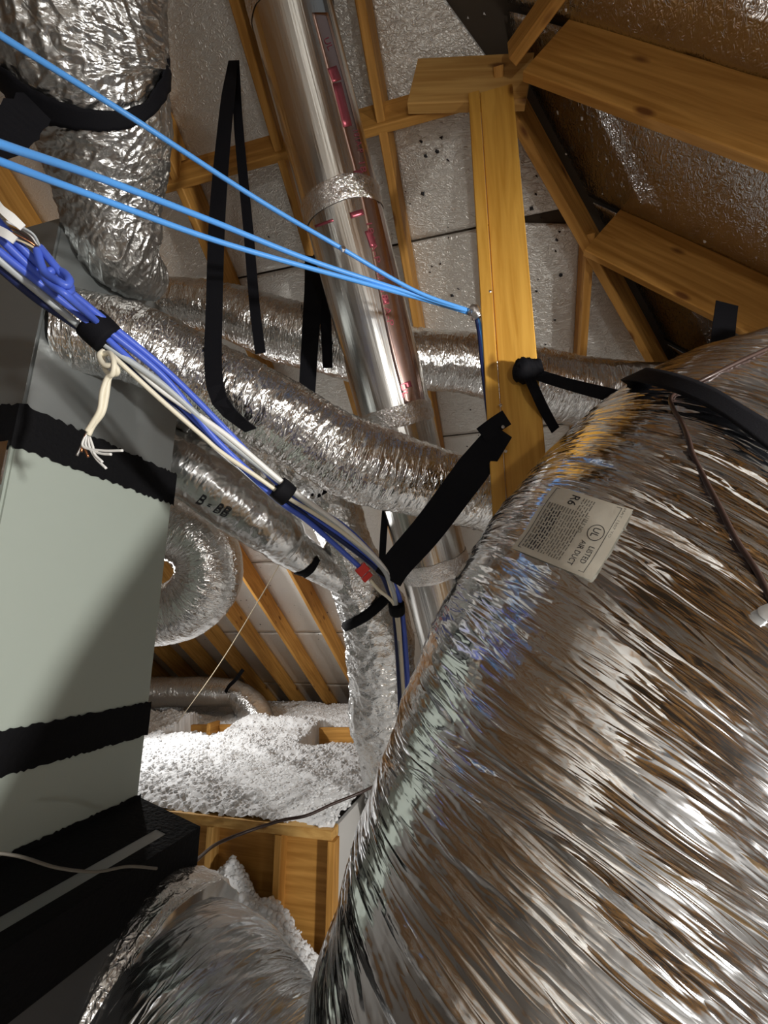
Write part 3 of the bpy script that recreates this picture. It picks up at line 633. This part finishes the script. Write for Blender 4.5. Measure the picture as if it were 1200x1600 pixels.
# ------------------------------------------------------------------ label on the big duct
def quad_px(c):
    c = [np.array(x, float) for x in c]
    return lambda x, y: (c[0] * (1 - x) + c[1] * x) * (1 - y) + (c[3] * (1 - x) + c[2] * x) * y
LQ = quad_px([(872, 767), (804, 862), (925, 910), (990, 801)])     # reading start low, end low, end high, start high
def label_heights(n=44):
    H = np.zeros((n, n))
    for a in range(n):
        for b in range(n):
            u, v = LQ(a / (n - 1), b / (n - 1)); d = unit(ray(u, v)); h0 = big.bvh.ray_cast(Vector(O), Vector(d)); h1 = big.bvhd.ray_cast(Vector(O), Vector(d))
            H[a, b] = (h0[3] - h1[3]) * abs(np.dot(np.array(h0[1]), d))
    def roll(A, f, k):
        Q = np.pad(A, k, mode='edge'); return f([Q[x:x + n, y:y + n] for x in range(2 * k + 1) for y in range(2 * k + 1)], axis=0)
    H = roll(H, np.max, 4); H = roll(H, np.mean, 5); return H
LH = label_heights()
def lab(x, y, o_=0.0):
    n = len(LH) - 1; gx, gy = min(max(x, 0), .9999) * n, min(max(y, 0), .9999) * n; i, j = int(gx), int(gy); a, b = gx - i, gy - j
    h = (LH[i, j] * (1 - a) + LH[i + 1, j] * a) * (1 - b) + (LH[i, j + 1] * (1 - a) + LH[i + 1, j + 1] * a) * b
    return hit(big, *LQ(x, y), h + .0012 + o_)[0]
def sheet(name, fn, nu, nv, mat, parent, thick=.0008):
    g = np.array([fn(i / (nu - 1), j / (nv - 1)) for i in range(nu) for j in range(nv)])
    return mesh(name, g, [[i * nv + j, (i + 1) * nv + j, (i + 1) * nv + j + 1, i * nv + j + 1] for i in range(nu - 1) for j in range(nv - 1)], mat, parent, True)
lb = sheet('paper_label', lab, 40, 36, M['paper'], bigd)
def ltext(s, x0, x1, y0, y1, mat=M['ink']): lettering(s, lambda x, y: lab(x0 + (x1 - x0) * x, y0 + (y1 - y0) * y, .0012), mat, lb)
ltext('R6', .06, .20, .27, .37); ltext('LISTED', .60, .84, .76, .83); ltext('AIR DUCT', .56, .92, .64, .71); ltext('UL', .36, .48, .70, .79)
ltext('MAT 1507 YO', .02, .42, .895, .925, M['ink_faint']); ltext('1133 K NO.', .26, .5, .55, .59, M['ink_faint'])
def lbar(name, x0, x1, y0, y1, mat):
    xs = np.linspace(x0, x1, 8); vs = [lab(x, y, .0012) for x in xs for y in (y0, y1)]
    return mesh(name, vs, [[2 * i, 2 * i + 2, 2 * i + 3, 2 * i + 1] for i in range(7)], mat, lb)
def join_bars(name, bars, mat):
    vs, fs = [], []
    for x0, x1, y0, y1 in bars:
        n = max(3, int((x1 - x0) * 14)); b = len(vs)
        for x in np.linspace(x0, x1, n): vs += [lab(x, y0, .0012), lab(x, y1, .0012)]
        fs += [[b + 2 * i, b + 2 * i + 2, b + 2 * i + 3, b + 2 * i + 1] for i in range(n - 1)]
    o = mesh(name, vs, fs, mat, lb); o['kind'] = 'stuff'
rb = np.random.default_rng(4); bars = []; dark = []
for y in np.arange(.09, .56, .032):
    x = .25 if y < .4 else .06
    while x < .9:
        l = rb.uniform(.02, .09); (dark if .14 < y < .27 and x > .3 else bars).append((x, min(.92, x + l), y, y + (.014 if y < .27 else .010))); x += l + rb.uniform(.012, .02)
join_bars('fine_print', bars, M['ink_faint']); join_bars('fine_print', dark, M['ink'])
fr = [(.03, .95, .055, .062), (.03, .95, .868, .875), (.03, .036, .055, .875), (.944, .95, .055, .875)]
join_bars('printed_border', fr, M['ink'])
th = np.linspace(0, 2 * np.pi, 40, endpoint=False); cx, cy = .42, .745
vs = [lab(cx + r * .105 * math.cos(a), cy + r * .098 * math.sin(a), .0012) for a in th for r in (1, .92)]
mesh('printed_ring', vs, [[2 * i, 2 * ((i + 1) % 40), 2 * ((i + 1) % 40) + 1, 2 * i + 1] for i in range(40)], M['ink'], lb)

# ------------------------------------------------------------------ cables
def cab(name, label, pts, r, mat, group, n=None, cat='cable'):
    o = cable(name, pts, r, mat, None, n); return tag(o, label, cat, group)
G = 'sky blue cables from the left to the post'
end = P(742, 488, 1.60)
B1 = cab('network_cable', 'topmost sky blue cable, running steepest down to the post', [P(-40, 28, .78), P(0, 55, .82), P(200, 180, 1.02), P(400, 310, 1.2), P(530, 386, 1.32), P(650, 455, 1.47), end], .0062, M['blue'], G)
B2 = cab('network_cable', 'middle of the three sky blue cables strung toward the post', [P(-40, 208, .66), P(0, 225, .70), P(150, 276, .9), P(330, 345, 1.12), P(480, 405, 1.3), P(600, 445, 1.43), end + [0, 0, -.004]], .0070, M['blue'], G)
B3 = cab('network_cable', 'lowest of the three sky blue cables strung toward the post', [P(-40, 236, .70), P(0, 252, .74), P(150, 308, .92), P(350, 380, 1.14), P(560, 440, 1.38), P(690, 476, 1.55), end + [0, 0, -.012]], .0066, M['blue'], G)
bead('cable_tie', P(536, 389, 1.315), .012, M['steel'], B1, (.7, .7, 1)); 
for k, (c, r) in enumerate(((M['navy'], .006), (M['blue'], .0055), (M['blue'], .0055))):
    du = (0, 5, 10)[k]
    cab('network_cable', ['dark navy cable stapled down the left side of the post', 'bright blue cable down the side of the post, left of two', 'bright blue cable down the side of the post, right of two'][k], [end, P(748 + du * .6, 520, 1.56), P(753 + du * .8, 570, 1.53), P(760 + du * .6, 630, 1.50), P(765 + du * .8, 668, 1.50)], r, c, 'cables dropping down the post side')
sp_o = tag(tube('cable_staple', [[*P(734, 484, 1.585), .012], [*P(742, 487, 1.58), .016], [*P(748, 497, 1.58), .012]], M['steel'], 12, 12, crump(.006, .01, 5, .004)).o, 'small crumpled metal staple holding the blue cables to the post', 'staple')
CEN = [(-60, 318, .80), (0, 380, .84), (75, 445, .91), (155, 515, 1.0), (250, 600, 1.1), (345, 686, 1.19), (440, 768, 1.27), (530, 832, 1.34), (592, 884, 1.38), (612, 918, 1.40), (622, 955, 1.41), (630, 1045, 1.46), (634, 1120, 1.5)]
def bundle(off):
    """off = list of (sideways pixels, depth) along CEN"""
    out = []
    for i, (u, v, t) in enumerate(CEN):
        a = np.array(CEN[max(0, i - 1)][:2]); b = np.array(CEN[min(len(CEN) - 1, i + 1)][:2]); d = (b - a) / np.linalg.norm(b - a); n_ = np.array([d[1], -d[0]])
        o_, dz = off[i]; out.append(P(u + n_[0] * o_, v + n_[1] * o_, t + dz))
    return out
def offs(*a):
    o_ = np.interp(range(len(CEN)), [x[0] for x in a], [x[1] for x in a]); z_ = np.interp(range(len(CEN)), [x[0] for x in a], [x[2] for x in a]); return list(zip(o_, z_))
GB = 'cables tied in the slanting bundle'
cab('bundle_cable', 'royal blue cable along the upper edge of the slanting bundle', bundle(offs((0, 26, 0), (1, 20, 0), (2, 14, -.01), (3, 17, -.01), (4, 22, 0), (5, 16, 0), (6, 6, .012), (7, 12, .01), (8, 4, .01), (10, 6, 0), (12, 6, 0))), .0078, M['royal'], GB, 140)
cab('bundle_cable', 'royal blue cable second from the top of the slanting bundle', bundle(offs((0, 8, 0), (1, 6, 0), (2, 2, -.01), (3, 7, -.014), (4, 12, -.01), (5, -6, -.01), (6, -8, .012), (7, -2, .012), (8, 0, .012), (10, 2, .012), (12, 2, 0))), .0078, M['royal'], GB, 140)
cab('bundle_cable', 'royal blue cable that leaves the slanting bundle for the red connector', bundle(offs((0, -10, 0), (1, -10, 0), (2, -6, -.012), (3, -2, -.015), (4, -4, .012), (5, -10, .01), (6, -16, 0), (7, -22, 0), (8, -26, 0)))[:8] + [P(555, 880, 1.37)] if False else bundle(offs((0, -10, 0), (1, -10, 0), (2, -6, -.012), (3, -2, -.015), (4, -4, .012), (5, -10, .01), (6, -14, 0), (12, -14, 0)))[:7] + [P(478, 812, 1.31), P(520, 848, 1.345), P(562, 886, 1.36)], .0076, M['royal'], GB, 120)
cab('bundle_cable', 'pale grey cable running through the whole slanting bundle', bundle(offs((0, -22, 0), (1, -20, 0), (2, -18, 0), (3, -14, 0), (4, 2, -.012), (5, 4, -.012), (6, 10, -.008), (7, 4, -.01), (8, 2, -.01), (10, -2, -.01), (12, -2, 0))), .0075, M['grey'], GB, 140)
cab('bundle_cable', 'white cable crossing over the top of the slanting bundle', bundle(offs((0, 0, .02), (1, -4, .02), (2, -6, .02), (3, 0, .01), (4, -6, -.004), (5, 10, -.016), (6, 12, -.012), (7, 10, -.01), (8, 4, -.01), (10, 0, .01), (12, 0, 0))), .0072, M['white'], GB, 140)
cab('bundle_cable', 'black cable along the underside of the slanting bundle', bundle(offs((0, -28, .012), (1, -28, .012), (2, -28, .012), (3, -16, .012), (4, -12, .01), (5, -14, .01), (6, -8, .012), (7, -8, .012), (8, -6, .012), (10, -6, .005), (12, -8, 0))), .0085, M['navy'], GB, 140)
cab('bundle_cable', 'cream cable sagging along the lower edge, starting at the knot', [P(176, 556, 1.02), P(200, 578, 1.05), P(255, 628, 1.10), P(315, 680, 1.155), P(345, 706, 1.18), P(400, 744, 1.22), P(440, 772, 1.255), P(500, 808, 1.30), P(560, 850, 1.345), P(597, 885, 1.375), P(612, 925, 1.392), P(622, 960, 1.40), P(628, 1045, 1.45), P(632, 1110, 1.48)], .0058, M['cream'], GB, 150)
# blue knot near the left
kt = cab('knotted_cable', 'royal blue cable tied in a loose knot above the bundle, at the left', [P(58, 390, .86), P(64, 412, .855), P(72, 428, .85), P(92, 440, .845), P(104, 446, .85), P(108, 436, .86), P(96, 424, .87), P(78, 424, .865), P(70, 434, .855), P(84, 448, .85), P(100, 458, .85), P(118, 474, .88), P(150, 502, .97), P(165, 520, 1.01)], .0074, M['royal'], GB, 120)
kt2 = cab('knotted_cable', 'royal blue cable running straight behind the loose knot, at the left', [P(62, 386, .865), P(80, 408, .865), P(96, 428, .87), P(110, 448, .875), P(107, 456, .862), P(92, 452, .85)], .0072, M['royal'], GB, 60)
for k, (a, b, c, mt) in enumerate((((58, 386), (36, 372), (-10, 352), M['copper']), ((60, 384), (44, 364), (10, 346), M['white']), ((62, 388), (30, 362), (-10, 346), M['brown']), ((58, 390), (40, 380), (5, 366), M['string']), ((62, 384), (52, 366), (30, 352), M['grey']))):
    cable('stripped_wire', [P(*a, .86), P(*b, .845), P(*c, .83)], .0022, mt, kt, 20, 6)
lg = ribbon('plastic_tag', [P(-10, 310, .80), P(2, 326, .80), P(18, 340, .805), P(36, 356, .815)], [.012, .012, .016, .013], M['white'], unit(UPc + .4 * R_), .003, n=16); tag(lg, 'white plastic cable tag at the left edge above the bundle', 'tag')
lg2 = ribbon('plastic_tag', [P(-6, 358, .815), P(10, 366, .815), P(24, 376, .82)], [.016, .016, .014], M['white'], unit(UPc + .4 * R_), .003, n=10); tag(lg2, 'short white strip tucked into the cable bundle at the left edge', 'tag')
def wrap(label, u, v, t, ang, length, r):
    d = np.array([math.cos(ang), math.sin(ang)]) * length / 2
    tb = tube('cable_wrap', [[*P(u - d[0], v - d[1], t - .008), r], [*P(u, v, t), r * 1.03], [*P(u + d[0], v + d[1], t + .008), r]], M['black'], 8, 20, None)
    return tag(tb.o, label, 'cable wrap', 'black hook and loop cable wraps')
wrap('black fabric wrap around the cable bundle, the large upper one', 155, 517, 1.0, .75, 42, .036)
wrap('black fabric wrap around the middle of the cable bundle', 442, 768, 1.265, .7, 24, .032)
wrap('black fabric wrap around the drooping cables below the strap', 620, 950, 1.405, 1.45, 14, .024)
rc = empty('wire_connector', label='small red plastic wire connector joining blue and cream cables', cat='connector')
def box_at(name, p, ax, ay, size, mat, parent):
    ax = unit(ax); az = unit(np.cross(ax, ay)); ay = np.cross(az, ax); b = beam(name, p - ax * size[0] / 2, p + ax * size[0] / 2, size[1], size[2], mat, parent, ay, .003); return b
ax = unit(P(580, 908, 1.37) - P(556, 882, 1.36))
box_at('shell', P(566, 890, 1.362), ax, UPc, (.026, .036, .022), M['red'], rc); box_at('shell', P(573, 901, 1.366), ax, UPc, (.016, .032, .018), M['red'], rc)
cab('cream_cable', 'cream cable from the red connector down to the lower wrap', [P(578, 906, 1.366), P(592, 922, 1.38), P(608, 935, 1.39), P(617, 950, 1.396), P(624, 1000, 1.42)], .0052, M['cream'], GB)
# cream cable knotted and hanging
ck = cab('hanging_cable', 'cream cable tied in a knot with stripped ends hanging from the bundle', [P(162, 548, .985), P(155, 556, .975), P(163, 570, .965), P(180, 572, .965), P(183, 583, .97), P(170, 584, .98), P(163, 572, .985), P(160, 556, .985), P(172, 552, .975), P(178, 566, .963), P(176, 584, .965), P(168, 590, .97), P(160, 612, .97), P(156, 640, .97), P(144, 662, .97), P(136, 674, .97)], .0056, M['cream'], 'hanging cream cables', 130)
ck2 = cable('second_core', [P(178, 580, .972), P(170, 592, .975), P(166, 620, .976), P(160, 645, .974), P(146, 664, .974), P(138, 680, .972)], .0055, M['cream'], ck, 50)
for k, (b, c) in enumerate((((160, 704), (192, 704)), ((155, 708), (174, 710)), ((150, 716), (166, 732)), ((148, 710), (160, 722)))):
    cable('stripped_core', [P(134 + 2 * k, 680 + k, .972), P(130 + 5 * k, 698, .965), P(*b, .96), P(*c, .955)], .0028, M['white'], ck, 24, 6)
for k, b in enumerate(((120, 712), (127, 706), (138, 714))):
    cable('copper_end', [P(136, 676, .972), P(130, 692, .97), P(*b, .968)], .003, M['copper'] if k else M['steel'], ck, 16, 6)
# brown wire on the big duct, brown wire by the platform, grey wire on the black base
def big_pts(px, off): return [hit(big, u, v, off, True)[0] for u, v in px]
bw = cab('brown_wire', 'thin brown wire lying over the huge duct and under its strap', big_pts([(1215, 540), (1160, 565), (1110, 590), (1078, 606), (1050, 622), (1052, 640), (1066, 664), (1075, 690), (1082, 715), (1100, 750), (1125, 800), (1150, 845), (1180, 895), (1205, 945)], .0035), .0036, M['brown'], 'brown wires', cat='wire')
tp = big_pts([(1190, 950), (1196, 958), (1204, 968)], .006); tag(tube('plastic_clip', [[*tp[0], .008], [*tp[1], .011], [*tp[2], .009]], M['white'], 10, 12).o, 'white plastic clip lying on the huge duct at the right edge', 'clip')
cab('brown_wire', 'thin dark brown wire drooping across the front of the wood platform', [P(585, 1228, 2.35), P(560, 1240, 2.3), P(520, 1256, 2.25), P(480, 1274, 2.2), P(440, 1282, 2.15), P(390, 1298, 2.1), P(340, 1318, 2.0), P(312, 1340, 1.75), P(300, 1350, 1.6)], .007, M['brown'], 'brown wires', cat='wire')
cab('grey_wire', 'thin grey wire sagging in front of the black taped air handler base', [P(-30, 1330, .84), P(30, 1338, .88), P(90, 1356, .94), P(150, 1362, 1.0), P(200, 1354, 1.06), P(245, 1357, 1.12)], .003, M['dusty'], 'grey wires', cat='wire')
cab('string', 'taut thin beige string slanting down to the insulation in front of the rafters', [P(440, 876, 2.9), P(400, 945, 3.3), P(340, 1042, 4.0), P(277, 1130, 4.6)], .0034, M['string'], 'strings', cat='string')

# ------------------------------------------------------------------ put every group origin at the base of its thing
bpy.context.view_layer.update()
for e in [o for o in bpy.data.objects if o.type == 'EMPTY' and o.parent is None]:
    pts = [c.matrix_world @ Vector(b) for c in e.children for b in c.bound_box]
    e.location = ((min(p.x for p in pts) + max(p.x for p in pts)) / 2, (min(p.y for p in pts) + max(p.y for p in pts)) / 2, min(p.z for p in pts))
    inv = Matrix.Translation(e.location).inverted()
    for c in e.children: c.matrix_parent_inverse = inv
